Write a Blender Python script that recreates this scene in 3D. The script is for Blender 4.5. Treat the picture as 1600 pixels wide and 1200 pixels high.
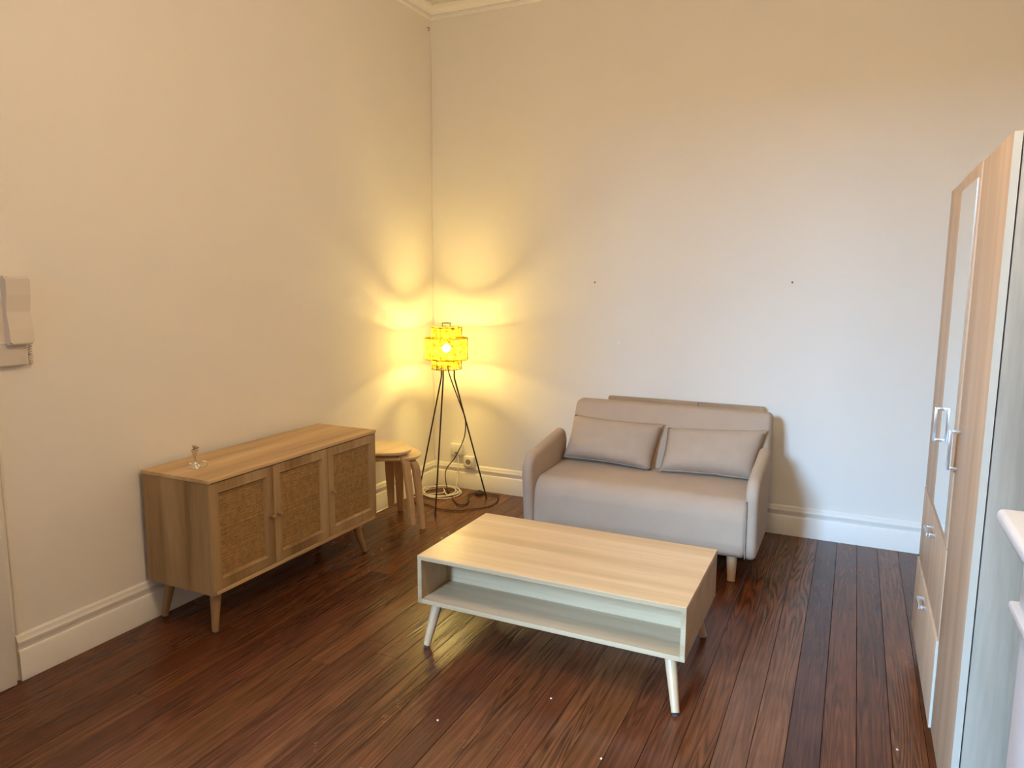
import bpy, bmesh, math, random
from mathutils import Vector, Matrix, noise
R = math.radians
rnd = random.Random(7)
sc = bpy.context.scene
for o in list(bpy.data.objects):
    bpy.data.objects.remove(o)

# ------------------------------------------------------------------ camera, light, exposure
def make_camera():
    f, yaw, pitch, roll = 1128.9, -0.4417018, 0.1416234, 0.0059385
    d = Vector((math.sin(yaw) * math.cos(pitch), math.cos(yaw) * math.cos(pitch), -math.sin(pitch)))
    r = Vector((math.cos(yaw), -math.sin(yaw), 0)); u = r.cross(d)
    r2 = r * math.cos(roll) + u * math.sin(roll); u2 = -r * math.sin(roll) + u * math.cos(roll)
    cam = bpy.data.cameras.new('camera'); o = bpy.data.objects.new('camera', cam)
    sc.collection.objects.link(o)
    cam.sensor_fit = 'HORIZONTAL'; cam.sensor_width = 36; cam.lens = 36 * f / 1600
    cam.clip_start = 0.05
    M = Matrix((r2, u2, -d)).transposed().to_4x4()
    M.translation = Vector((2.7586, -4.494, 1.5))
    o.matrix_world = M
    sc.camera = o
make_camera()

world = bpy.data.worlds.new('world'); sc.world = world; world.use_nodes = True
world.node_tree.nodes['Background'].inputs[0].default_value = (0.62, 0.76, 1.0, 1)
world.node_tree.nodes['Background'].inputs[1].default_value = 1.0

def area(name, loc, target, sx, sy, power, col):
    l = bpy.data.lights.new(name, 'AREA'); l.shape = 'RECTANGLE'; l.size = sx; l.size_y = sy
    l.energy = power; l.color = col
    o = bpy.data.objects.new(name, l); sc.collection.objects.link(o)
    o.location = loc
    o.rotation_euler = (Vector(target) - Vector(loc)).to_track_quat('-Z', 'Y').to_euler()
    return o
SKY_POWER, LAMP_POWER, FILL_PENDANT_POWER = 2050, 23, 70
# bright sky seen through the tall window in the wall behind the camera
area('sky_patch', (-0.10, -9.6, 4.80), (1.05, -6.0, 2.4), 2.0, 4.0, SKY_POWER, (0.37, 0.64, 1.0))

sc.view_settings.view_transform = 'Standard'
sc.view_settings.look = 'None'
sc.view_settings.gamma = 1.0
sc.view_settings.use_curve_mapping = False
sc.view_settings.exposure = 1.3

# ------------------------------------------------------------------ materials
def nt(name):
    m = bpy.data.materials.new(name); m.use_nodes = True
    t = m.node_tree; b = t.nodes['Principled BSDF']
    return m, t, b
def N(t, typ, **kw):
    n = t.nodes.new(typ)
    for k, v in kw.items(): setattr(n, k, v)
    return n
def L(t, a, b): t.links.new(a, b)
def ramp(t, stops):
    n = N(t, 'ShaderNodeValToRGB'); cr = n.color_ramp
    while len(cr.elements) < len(stops): cr.elements.new(0.5)
    for e, (p, c) in zip(cr.elements, stops):
        e.position = p; e.color = (*c, 1) if len(c) == 3 else c
    return n
def srgb(r, g, b):
    def f(v):
        v /= 255
        return v / 12.92 if v <= 0.04045 else ((v + 0.055) / 1.055) ** 2.4
    return (f(r), f(g), f(b))
def math_node(t, op, a, b=None):
    n = N(t, 'ShaderNodeMath', operation=op)
    for i, v in enumerate((a, b)):
        if v is None: continue
        if isinstance(v, (int, float)): n.inputs[i].default_value = v
        else: L(t, v, n.inputs[i])
    return n.outputs[0]
def plain(name, col, rough=0.5, metal=0.0, bump=0.0, bscale=200, spec=0.5, var=0.0, vscale=3):
    m, t, b = nt(name)
    b.inputs['Base Color'].default_value = (*col, 1)
    b.inputs['Roughness'].default_value = rough
    b.inputs['Metallic'].default_value = metal
    b.inputs['Specular IOR Level'].default_value = spec
    tc = N(t, 'ShaderNodeTexCoord')
    if var:
        n = N(t, 'ShaderNodeTexNoise'); n.inputs['Scale'].default_value = vscale; n.inputs['Detail'].default_value = 4
        L(t, tc.outputs['Object'], n.inputs['Vector'])
        rp = ramp(t, [(0.3, tuple(c * (1 - var) for c in col)), (0.7, tuple(min(1, c * (1 + var)) for c in col))])
        L(t, n.outputs[0], rp.inputs[0]); L(t, rp.outputs[0], b.inputs['Base Color'])
    if bump:
        n = N(t, 'ShaderNodeTexNoise'); n.inputs['Scale'].default_value = bscale; n.inputs['Detail'].default_value = 3
        L(t, tc.outputs['Object'], n.inputs['Vector'])
        bp = N(t, 'ShaderNodeBump'); bp.inputs['Strength'].default_value = bump; bp.inputs['Distance'].default_value = 0.01
        L(t, n.outputs[0], bp.inputs['Height']); L(t, bp.outputs[0], b.inputs['Normal'])
    return m
def wood(name, dark, mid, light, axis='x', rough=0.45, stretch=0.06, scale=9.0, fine=0.5, bump=0.15, spec=0.4):
    """Stretched-noise wood grain running along one object axis."""
    m, t, b = nt(name)
    tc = N(t, 'ShaderNodeTexCoord'); oi = N(t, 'ShaderNodeObjectInfo')
    mp = N(t, 'ShaderNodeMapping')
    s = [1, 1, 1]; s['xyz'.index(axis)] = stretch
    mp.inputs['Scale'].default_value = s
    off = N(t, 'ShaderNodeVectorMath', operation='ADD')
    mul = math_node(t, 'MULTIPLY', oi.outputs['Random'], 7.3)
    L(t, tc.outputs['Object'], off.inputs[0]); L(t, mul, off.inputs[1])
    L(t, off.outputs[0], mp.inputs['Vector'])
    n1 = N(t, 'ShaderNodeTexNoise'); n1.inputs['Scale'].default_value = scale; n1.inputs['Detail'].default_value = 5
    n1.inputs['Roughness'].default_value = 0.6; n1.inputs['Distortion'].default_value = 0.4
    n2 = N(t, 'ShaderNodeTexNoise'); n2.inputs['Scale'].default_value = scale * 14; n2.inputs['Detail'].default_value = 3
    L(t, mp.outputs[0], n1.inputs['Vector']); L(t, mp.outputs[0], n2.inputs['Vector'])
    rp = ramp(t, [(0.3, dark), (0.5, mid), (0.68, light)])
    a = math_node(t, 'MULTIPLY', n2.outputs[0], fine * 0.4)
    a2 = math_node(t, 'ADD', n1.outputs[0], a)
    a3 = math_node(t, 'SUBTRACT', a2, fine * 0.2)
    L(t, a3, rp.inputs[0]); L(t, rp.outputs[0], b.inputs['Base Color'])
    b.inputs['Roughness'].default_value = rough
    b.inputs['Specular IOR Level'].default_value = spec
    bp = N(t, 'ShaderNodeBump'); bp.inputs['Strength'].default_value = bump; bp.inputs['Distance'].default_value = 0.004
    L(t, n2.outputs[0], bp.inputs['Height']); L(t, bp.outputs[0], b.inputs['Normal'])
    return m
def floor_wood():
    m, t, b = nt('stained_floorboards')
    tc = N(t, 'ShaderNodeTexCoord'); oi = N(t, 'ShaderNodeObjectInfo')
    off = N(t, 'ShaderNodeVectorMath', operation='ADD')
    L(t, tc.outputs['Object'], off.inputs[0]); L(t, math_node(t, 'MULTIPLY', oi.outputs['Random'], 31.0), off.inputs[1])
    mp = N(t, 'ShaderNodeMapping'); mp.inputs['Scale'].default_value = (9.0, 0.55, 1.0)
    L(t, off.outputs[0], mp.inputs['Vector'])
    n = N(t, 'ShaderNodeTexNoise'); n.inputs['Scale'].default_value = 1.0; n.inputs['Detail'].default_value = 2.5
    n.inputs['Roughness'].default_value = 0.45
    L(t, mp.outputs[0], n.inputs['Vector'])
    # contour lines of the stretched noise read as cathedral grain
    k = math_node(t, 'MULTIPLY', n.outputs[0], 150.0)
    sn = math_node(t, 'SINE', k)
    g = math_node(t, 'MULTIPLY', sn, 0.5); g = math_node(t, 'ADD', g, 0.5)
    g = math_node(t, 'POWER', g, 1.6)
    mp2 = N(t, 'ShaderNodeMapping'); mp2.inputs['Scale'].default_value = (110.0, 4.0, 1.0)
    L(t, off.outputs[0], mp2.inputs['Vector'])
    fn = N(t, 'ShaderNodeTexNoise'); fn.inputs['Scale'].default_value = 1.0; fn.inputs['Detail'].default_value = 4
    L(t, mp2.outputs[0], fn.inputs['Vector'])
    # where the grain shows strongly
    mk = N(t, 'ShaderNodeTexNoise'); mk.inputs['Scale'].default_value = 1.3; mk.inputs['Detail'].default_value = 2
    mp3 = N(t, 'ShaderNodeMapping'); mp3.inputs['Scale'].default_value = (5.0, 0.6, 1.0); L(t, off.outputs[0], mp3.inputs['Vector'])
    L(t, mp3.outputs[0], mk.inputs['Vector'])
    mr = ramp(t, [(0.40, (0.10,) * 3), (0.66, (0.90,) * 3)]); L(t, mk.outputs[0], mr.inputs[0])
    amount = math_node(t, 'MULTIPLY', g, mr.outputs[0])
    # worn lighter patches
    wn = N(t, 'ShaderNodeTexNoise'); wn.inputs['Scale'].default_value = 2.4; wn.inputs['Detail'].default_value = 5; wn.inputs['Roughness'].default_value = 0.65
    L(t, tc.outputs['Object'], wn.inputs['Vector'])
    wr = ramp(t, [(0.35, (0.82, 0.82, 0.82)), (0.7, (1.2, 1.2, 1.22))]); L(t, wn.outputs[0], wr.inputs[0])
    fr = ramp(t, [(0.3, (0.68,) * 3), (0.7, (1.32,) * 3)]); L(t, fn.outputs[0], fr.inputs[0])
    mx = N(t, 'ShaderNodeMix', data_type='RGBA', blend_type='MIX')
    L(t, math_node(t, 'MULTIPLY', amount, 0.7), mx.inputs[0]); L(t, oi.outputs['Color'], mx.inputs[6])
    mx.inputs[7].default_value = (0.022, 0.008, 0.004, 1)
    m2 = N(t, 'ShaderNodeMix', data_type='RGBA', blend_type='MULTIPLY'); m2.inputs[0].default_value = 1
    L(t, mx.outputs[2], m2.inputs[6]); L(t, wr.outputs[0], m2.inputs[7])
    m3 = N(t, 'ShaderNodeMix', data_type='RGBA', blend_type='MULTIPLY'); m3.inputs[0].default_value = 1
    L(t, m2.outputs[2], m3.inputs[6]); L(t, fr.outputs[0], m3.inputs[7])
    L(t, m3.outputs[2], b.inputs['Base Color'])
    rr = ramp(t, [(0.3, (0.16,) * 3), (0.7, (0.29,) * 3)]); L(t, wn.outputs[0], rr.inputs[0])
    L(t, rr.outputs[0], b.inputs['Roughness'])
    b.inputs['Specular IOR Level'].default_value = 0.36
    bp = N(t, 'ShaderNodeBump'); bp.inputs['Strength'].default_value = 0.35; bp.inputs['Distance'].default_value = 0.0025
    h = math_node(t, 'ADD', fn.outputs[0], math_node(t, 'MULTIPLY', amount, -0.9))
    L(t, h, bp.inputs['Height']); L(t, bp.outputs[0], b.inputs['Normal'])
    return m

M = {}
M['wall'] = plain('wall_paint', (0.86, 0.805, 0.715), 0.75, bump=0.05, bscale=60, spec=0.25, var=0.012, vscale=1.5)
M['trim'] = plain('trim_paint', (0.85, 0.80, 0.715), 0.5, bump=0.05, bscale=40, spec=0.4)
M['cornice'] = plain('cornice_paint', (0.93, 0.88, 0.80), 0.4)
M['ceiling'] = plain('ceiling_paint', (0.84, 0.78, 0.69), 0.8)
M['floor'] = floor_wood()
M['gap'] = plain('subfloor_dark', (0.012, 0.007, 0.005), 0.9)
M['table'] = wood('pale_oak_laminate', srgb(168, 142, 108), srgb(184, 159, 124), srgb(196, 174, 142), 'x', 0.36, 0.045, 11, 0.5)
M['lit_table_top'] = wood('pale_oak_laminate_lit', srgb(202, 166, 120), srgb(216, 181, 135), srgb(227, 196, 153), 'x', 0.33, 0.045, 11, 0.5, 0.12)  # same oak as the body; warm light from above painted into this tone
M['leg'] = plain('beech_leg', srgb(196, 166, 130), 0.4, var=0.05, vscale=20)
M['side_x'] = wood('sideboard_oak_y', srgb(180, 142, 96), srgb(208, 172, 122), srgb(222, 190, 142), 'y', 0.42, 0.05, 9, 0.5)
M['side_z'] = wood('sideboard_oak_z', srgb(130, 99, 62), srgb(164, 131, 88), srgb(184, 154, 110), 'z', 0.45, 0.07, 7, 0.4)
M['side_leg'] = plain('sideboard_leg', srgb(164, 128, 84), 0.45, var=0.06, vscale=18)
M['cane'] = plain('woven_cane', srgb(178, 138, 84), 0.6, var=0.22, vscale=45)
M['cane_back'] = plain('cane_backing', srgb(112, 78, 44), 0.85)
M['ward'] = wood('wardrobe_oak', srgb(192, 162, 132), srgb(206, 178, 148), srgb(216, 192, 164), 'z', 0.45, 0.05, 10, 0.4, 0.08)
M['ward_side'] = wood('wardrobe_side_oak', srgb(150, 144, 128), srgb(178, 172, 156), srgb(198, 192, 176), 'z', 0.5, 0.08, 6, 0.5, 0.08)
M['edge'] = plain('pale_edge_banding', srgb(214, 212, 198), 0.45)
M['dark'] = plain('dark_recess', (0.03, 0.028, 0.03), 0.7)
M['chrome'] = plain('brushed_steel', (0.82, 0.84, 0.87), 0.28, 1.0)
M['mirror'] = plain('mirror_glass', (0.90, 0.93, 0.91), 0.02, 1.0)
M['sofa'] = plain('taupe_upholstery', srgb(187, 166, 145), 0.9, bump=0.25, bscale=420, spec=0.15, var=0.03, vscale=9)
M['cushion'] = plain('taupe_cushion_cloth', srgb(184, 163, 142), 0.9, bump=0.3, bscale=380, spec=0.15, var=0.03, vscale=12)
M['seam'] = plain('seam_piping', srgb(150, 138, 128), 0.9)
M['zip'] = plain('pale_zip_band', srgb(190, 182, 176), 0.7)
M['board'] = wood('panel_wood', srgb(160, 128, 94), srgb(180, 148, 112), srgb(196, 166, 130), 'x', 0.5, 0.06, 10, 0.4)
M['metal'] = plain('dark_bronze_rod', (0.05, 0.03, 0.02), 0.35, 0.7)
M['birch'] = wood('birch_veneer', srgb(228, 200, 152), srgb(240, 214, 166), srgb(246, 224, 184), 'y', 0.35, 0.08, 8, 0.4, 0.06)
M['birch_leg'] = wood('birch_ply_leg', srgb(184, 150, 108), srgb(204, 168, 122), srgb(214, 182, 140), 'z', 0.4, 0.06, 12, 0.4, 0.06)
M['ply'] = plain('ply_edge', srgb(176, 130, 92), 0.55)
M['cord_brown'] = plain('brown_textile_cord', (0.035, 0.011, 0.008), 0.6)
M['cord_white'] = plain('white_cable', (0.78, 0.74, 0.66), 0.5)
M['plastic'] = plain('white_plastic', (0.80, 0.77, 0.70), 0.35)
M['old_plastic'] = plain('aged_white_plastic', (0.74, 0.65, 0.54), 0.4)
M['grey_in'] = plain('socket_recess', (0.30, 0.26, 0.2), 0.6)
M['pewter'] = plain('silver_metal', (0.75, 0.70, 0.62), 0.17, 1.0)
M['marble'] = plain('white_mantel_stone', (0.82, 0.84, 0.90), 0.3, var=0.03, vscale=4)
M['rub'] = plain('dark_glide', (0.05, 0.04, 0.035), 0.8)
M['dirt'] = plain('plaster_crumb', (0.75, 0.68, 0.58), 0.8)
M['nail'] = plain('rusty_nail', (0.25, 0.15, 0.08), 0.6, 0.3)
def shade_mat():
    m = bpy.data.materials.new('bamboo_shade_strip'); m.use_nodes = True; t = m.node_tree
    for n in list(t.nodes): t.nodes.remove(n)
    out = N(t, 'ShaderNodeOutputMaterial'); d = N(t, 'ShaderNodeBsdfDiffuse'); tr = N(t, 'ShaderNodeBsdfTranslucent'); mx = N(t, 'ShaderNodeMixShader')
    tc = N(t, 'ShaderNodeTexCoord'); n = N(t, 'ShaderNodeTexNoise'); n.inputs['Scale'].default_value = 42; n.inputs['Detail'].default_value = 3
    L(t, tc.outputs['Object'], n.inputs['Vector'])
    rp = ramp(t, [(0.38, (0.10, 0.05, 0.004)), (0.47, (0.28, 0.21, 0.018)), (0.62, (0.42, 0.36, 0.06))])
    L(t, n.outputs[0], rp.inputs[0])
    L(t, rp.outputs[0], d.inputs[0]); L(t, rp.outputs[0], tr.inputs[0])
    mx.inputs[0].default_value = 0.62
    L(t, d.outputs[0], mx.inputs[1]); L(t, tr.outputs[0], mx.inputs[2]); L(t, mx.outputs[0], out.inputs[0])
    return m
M['shade'] = shade_mat()
def emit(name, col, s):
    m = bpy.data.materials.new(name); m.use_nodes = True; t = m.node_tree
    b = t.nodes['Principled BSDF']; b.inputs['Emission Color'].default_value = (*col, 1); b.inputs['Emission Strength'].default_value = s
    b.inputs['Base Color'].default_value = (*col, 1)
    return m
M['bulb'] = emit('glowing_bulb', (1.0, 0.80, 0.45), 60)
M['fill_globe'] = emit('fill_globe_glow', (1.0, 0.78, 0.5), 6)  # glow of the unseen pendant added as warm fill

# ------------------------------------------------------------------ mesh helpers
def link(name, bm, mat, parent=None, base=(0, 0, 0), smooth=35):
    """bm is in world coordinates; stored relative to base."""
    me = bpy.data.meshes.new(name)
    bmesh.ops.recalc_face_normals(bm, faces=bm.faces)
    if any(base): bmesh.ops.translate(bm, verts=bm.verts, vec=-Vector(base))
    if smooth:
        for f in bm.faces: f.smooth = True
    bm.to_mesh(me); bm.free()
    if smooth and smooth < 180: me.set_sharp_from_angle(angle=R(smooth))
    me.materials.append(mat)
    o = bpy.data.objects.new(name, me); sc.collection.objects.link(o)
    if parent: o.parent = parent
    else: o.location = base
    return o
def box(bm, x0, x1, y0, y1, z0, z1, bev=0.0, seg=2):
    r = bmesh.ops.create_cube(bm, size=1.0)
    vs = r['verts']
    for v in vs:
        v.co = Vector(((x0 + x1) / 2 + v.co.x * (x1 - x0), (y0 + y1) / 2 + v.co.y * (y1 - y0), (z0 + z1) / 2 + v.co.z * (z1 - z0)))
    if bev > 0:
        es = list({e for v in vs for e in v.link_edges})
        bmesh.ops.bevel(bm, geom=es, offset=bev, segments=seg, affect='EDGES', profile=0.5)
    return vs
def tube(bm, pts, rad, seg=8, closed=False, radii=None, flat=None):
    """round (or flattened) tube along points with parallel-transported frames"""
    P = [Vector(p) for p in pts]; n = len(P); rings = []
    up = None
    for i in range(n):
        a = P[(i - 1) % n] if (closed or i > 0) else P[i]; b = P[(i + 1) % n] if (closed or i < n - 1) else P[i]
        d = (b - a).normalized()
        if up is None:
            up = Vector((0, 0, 1)) if abs(d.z) < 0.9 else Vector((1, 0, 0))
        s = d.cross(up).normalized(); up = s.cross(d).normalized()
        r = radii[i] if radii else rad
        w, h = (r, r) if flat is None else flat
        rings.append([bm.verts.new(P[i] + s * math.cos(2 * math.pi * k / seg) * w + up * math.sin(2 * math.pi * k / seg) * h) for k in range(seg)])
    m = n if closed else n - 1
    for i in range(m):
        A, B = rings[i], rings[(i + 1) % n]
        for k in range(seg):
            bm.faces.new((A[k], A[(k + 1) % seg], B[(k + 1) % seg], B[k]))
    if not closed:
        bm.faces.new(rings[0][::-1]); bm.faces.new(rings[-1])
def lathe(bm, prof, c=(0, 0, 0), seg=24, cap=True):
    rings = []
    for r, z in prof:
        rings.append([bm.verts.new((c[0] + r * math.cos(2 * math.pi * k / seg), c[1] + r * math.sin(2 * math.pi * k / seg), c[2] + z)) for k in range(seg)])
    for A, B in zip(rings, rings[1:]):
        for k in range(seg): bm.faces.new((A[k], A[(k + 1) % seg], B[(k + 1) % seg], B[k]))
    if cap: bm.faces.new(rings[0][::-1]); bm.faces.new(rings[-1])
def cone_between(bm, a, b, ra, rb, seg=18):
    tube(bm, [a, Vector(a).lerp(Vector(b), 0.5), b], ra, seg, radii=[ra, (ra + rb) / 2, rb])
def rounded_poly(corners, seg=6):
    """corners: (u, v, radius) -> polygon with filleted corners"""
    out = []; n = len(corners)
    for i, (u, v, r) in enumerate(corners):
        p = Vector((u, v)); a = Vector(corners[i - 1][:2]); b = Vector(corners[(i + 1) % n][:2])
        if r <= 0: out.append(p); continue
        da = (a - p).normalized(); db = (b - p).normalized()
        ang = da.angle(db); t = r / math.tan(ang / 2)
        t = min(t, (a - p).length * 0.49, (b - p).length * 0.49); r2 = t * math.tan(ang / 2)
        c = p + (da + db).normalized() * (r2 / math.sin(ang / 2))
        s = p + da * t; e = p + db * t
        a0 = math.atan2((s - c).y, (s - c).x); a1 = math.atan2((e - c).y, (e - c).x)
        dlt = (a1 - a0 + math.pi) % (2 * math.pi) - math.pi
        for k in range(seg + 1):
            q = a0 + dlt * k / seg; out.append(c + Vector((math.cos(q), math.sin(q))) * r2)
    return out
def prism_x(bm, poly, x0, x1, bev=0.0, seg=3):
    """extrude (y,z) polygon along x; bevelled ends"""
    A = [bm.verts.new((x0, p[0], p[1])) for p in poly]; B = [bm.verts.new((x1, p[0], p[1])) for p in poly]
    n = len(poly); fa = bm.faces.new(A); fb = bm.faces.new(B[::-1])
    for i in range(n): bm.faces.new((A[i], B[i], B[(i + 1) % n], A[(i + 1) % n]))
    if bev:
        es = list(fa.edges) + list(fb.edges)
        bmesh.ops.bevel(bm, geom=es, offset=bev, segments=seg, affect='EDGES', profile=0.5, clamp_overlap=True)
def prism_round(bm, poly, x0, x1, rad, seg=5):
    """(y,z) polygon swept along x with softly rounded (upholstered) ends"""
    n = len(poly); area2 = sum(poly[i - 1][0] * poly[i][1] - poly[i][0] * poly[i - 1][1] for i in range(n)); sg = 1 if area2 > 0 else -1
    nr = []
    for i in range(n):
        t = (Vector(poly[(i + 1) % n]) - Vector(poly[i - 1])).normalized(); nr.append(Vector((-t.y, t.x)) * sg)
    st = [(x0 + rad * (1 - math.sin(math.pi / 2 * k / seg)), rad * (1 - math.cos(math.pi / 2 * (1 - k / seg)))) for k in range(seg + 1)]
    st = [(x0 + rad * (1 - math.cos(math.pi / 2 * k / seg)), rad * (1 - math.sin(math.pi / 2 * k / seg))) for k in range(seg + 1)]
    st += [(x0 + x1 - x, d) for x, d in reversed(st)]
    rings = [[bm.verts.new((x, poly[i][0] + nr[i].x * d, poly[i][1] + nr[i].y * d)) for i in range(n)] for x, d in st]
    for A, B in zip(rings, rings[1:]):
        for k in range(n): bm.faces.new((A[k], A[(k + 1) % n], B[(k + 1) % n], B[k]))
    bm.faces.new(rings[0][::-1]); bm.faces.new(rings[-1])
def prism_path(bm, prof, path_pts, normals):
    """sweep a (d,z) moulding profile along horizontal points; normals give the outward (into-room) mitred direction"""
    rings = []
    for p, nrm in zip(path_pts, normals):
        rings.append([bm.verts.new((p[0] + nrm[0] * d, p[1] + nrm[1] * d, z)) for d, z in prof])
    n = len(prof)
    for A, B in zip(rings, rings[1:]):
        for k in range(n): bm.faces.new((A[k], A[(k + 1) % n], B[(k + 1) % n], B[k]))
    bm.faces.new(rings[0][::-1]); bm.faces.new(rings[-1])
def tag(o, label, cat, group=None):
    o['label'] = label; o['category'] = cat
    if group: o['group'] = group
    return o
def thing(name, loc, label, cat, group=None):
    o = bpy.data.objects.new(name, None); sc.collection.objects.link(o)
    o.location = loc; o.empty_display_size = 0.1
    return tag(o, label, cat, group)
def struct(name, bm, mat, parent=None, smooth=35):
    o = link(name, bm, mat, parent, smooth=smooth); o['kind'] = 'structure'; return o

RX, RY, RZ = 3.62, -6.0, 3.33     # room extents (corner of left and back wall at the origin)

# ------------------------------------------------------------------ setting
b = bmesh.new(); box(b, -0.15, RX + 0.15, RY - 0.15, 0.15, -0.12, -0.018); floor = struct('floor', b, M['gap'], smooth=0)
pitch, x0 = 0.104, 1.19 - 0.104 * 12
n = 0; x = x0
tones = [(0.142, 0.045, 0.015), (0.122, 0.037, 0.013), (0.160, 0.054, 0.018), (0.106, 0.033, 0.013), (0.146, 0.049, 0.017), (0.126, 0.039, 0.015)]
plank_mesh_cache = {}
while x < RX:
    xa, xb = max(x, 0.0), min(x + pitch, RX)
    if xb - xa > 0.01:
        cuts = sorted([0.0, RY] + [-(1.4 + rnd.random() * 2.0), -(4.4 + rnd.random() * 1.2)], reverse=True)
        if 1.1 < x < 2.9: cuts = [0.0, -(4.6 + rnd.random()), RY]
        for ya, yb in zip(cuts, cuts[1:]):
            ln = ya - yb; w = xb - xa
            me_b = bmesh.new()
            g = 0.0007
            box(me_b, -w / 2 + g, w / 2 - g, -ln / 2 + g / 2, ln / 2 - g / 2, -0.018, 0.0, 0.0011, 1)
            dz = rnd.uniform(-0.0008, 0.0)
            me = bpy.data.meshes.new('plank'); bmesh.ops.recalc_face_normals(me_b, faces=me_b.faces); me_b.to_mesh(me); me_b.free()
            me.materials.append(M['floor'])
            o = bpy.data.objects.new('plank', me); sc.collection.objects.link(o)
            o.parent = floor; o.location = ((xa + xb) / 2, (ya + yb) / 2, dz)
            c = rnd.choice(tones); k = rnd.uniform(0.85, 1.15)
            if abs(x - (1.19 + 0.104 * 14)) < 0.03: c, k = (0.082, 0.032, 0.022), 1.0
            if abs(x - (1.19 + 0.104 * 13)) < 0.03: c, k = (0.160, 0.062, 0.028), 1.05
            if abs(x - (1.19 + 0.104 * 12)) < 0.03: c, k = (0.152, 0.060, 0.028), 1.0
            o.color = (c[0] * k, c[1] * k, c[2] * k, 1)
    x += pitch
b = bmesh.new(); box(b, -0.15, RX + 0.15, RY - 0.15, 0.15, RZ, RZ + 0.12); struct('ceiling', b, M['ceiling'], smooth=0)
b = bmesh.new(); box(b, -0.15, 0, RY - 0.15, 0.15, 0, RZ); struct('wall_left', b, M['wall'], smooth=0)
b = bmesh.new(); box(b, 0, RX, 0, 0.15, 0, RZ); struct('wall_back', b, M['wall'], smooth=0)
b = bmesh.new(); box(b, RX, RX + 0.15, RY - 0.15, 0.15, 0, RZ); struct('wall_right', b, M['wall'], smooth=0)
WX0, WX1, WZ0, WZ1 = 0.55, 1.55, 0.85, 2.95
b = bmesh.new()
box(b, 0, WX0, RY - 0.15, RY, 0, RZ); box(b, WX1, RX, RY - 0.15, RY, 0, RZ)
box(b, WX0, WX1, RY - 0.15, RY, 0, WZ0); box(b, WX0, WX1, RY - 0.15, RY, WZ1, RZ)
struct('wall_rear', b, M['wall'], smooth=0)
b = bmesh.new()
for xa, xb in ((WX0, WX0 + 0.06), (WX1 - 0.06, WX1), ((WX0 + WX1) / 2 - 0.03, (WX0 + WX1) / 2 + 0.03)):
    box(b, xa, xb, RY - 0.10, RY - 0.04, WZ0, WZ1, 0.004)
for za, zb in ((WZ0, WZ0 + 0.06), (WZ1 - 0.06, WZ1)):
    box(b, WX0 + 0.06, WX1 - 0.06, RY - 0.10, RY - 0.04, za, zb, 0.004)
struct('window_1', b, M['trim'])
# chimney breast and the right-hand wall behind the mantel
b = bmesh.new(); box(b, 3.30, RX, -4.75, -3.08, 0, RZ); struct('chimney_breast', b, M['wall'], smooth=0)

# cornice, two visible runs with mitred corner
prof = [(0.0, 3.258), (0.010, 3.258), (0.018, 3.263), (0.018, 3.271), (0.009, 3.275), (0.009, 3.284), (0.020, 3.287), (0.026, 3.297), (0.040, 3.311), (0.060, 3.318), (0.066, 3.320), (0.066, RZ), (0.0, RZ)]
pp = [(0, RY), (0, 0), (RX, 0)]; nn = [(1, 0), (1, -1), (0, -1)]
b = bmesh.new(); prism_path(b, prof, pp, nn); struct('trim_1', b, M['cornice'], smooth=30)
# baseboards: flat board, step, bead, small top moulding
bprof = [(0.0, 0.0), (0.021, 0.0), (0.021, 0.108), (0.017, 0.116), (0.012, 0.119), (0.012, 0.132), (0.016, 0.139), (0.016, 0.150), (0.011, 0.158), (0.009, 0.170), (0.0, 0.178)]
b = bmesh.new(); prism_path(b, bprof, [(0, -2.992), (0, 0.0)], [(1, 0), (1, -1)]); struct('baseboard_left', b, M['trim'], smooth=30)
b = bmesh.new(); prism_path(b, bprof, [(0, 0), (RX, 0)], [(1, -1), (0, -1)]); struct('baseboard_back', b, M['trim'], smooth=30)
# door casing on the left wall with a door in it
b = bmesh.new()
box(b, 0, 0.030, -3.13, -3.012, 0, 2.25, 0.006); box(b, 0, 0.030, -4.11, -3.99, 0, 2.25, 0.006); box(b, 0, 0.030, -4.11, -3.012, 2.25, 2.37, 0.006)
struct('trim_2', b, M['trim'])
b = bmesh.new(); box(b, 0, 0.012, -3.99, -3.13, 0.004, 2.25, 0.002); d = struct('door_1', b, M['trim'])
for za, zb in ((0.15, 0.85), (1.0, 2.1)):
    b = bmesh.new(); box(b, 0.012, 0.020, -3.86, -3.26, za, zb, 0.006); o = link('door_panel', b, M['trim'], d)
b = bmesh.new(); lathe(b, [(0.02, 0), (0.02, 0.004), (0.008, 0.01), (0.008, 0.035), (0.024, 0.045), (0.02, 0.062), (0.005, 0.066)], seg=16)
bmesh.ops.rotate(b, verts=b.verts, cent=(0, 0, 0), matrix=Matrix.Rotation(R(90), 3, 'Y')); bmesh.ops.translate(b, verts=b.verts, vec=(0.012, -3.19, 1.0)); link('door_handle', b, M['pewter'], d)
# slim bead that rises beside the casing
b = bmesh.new(); tube(b, [(0.001, -2.982, z) for z in (0.178, 0.7, 1.3, 2.0, 2.6)], 0.006, 8); struct('trim_3', b, M['trim'], smooth=60)
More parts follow.
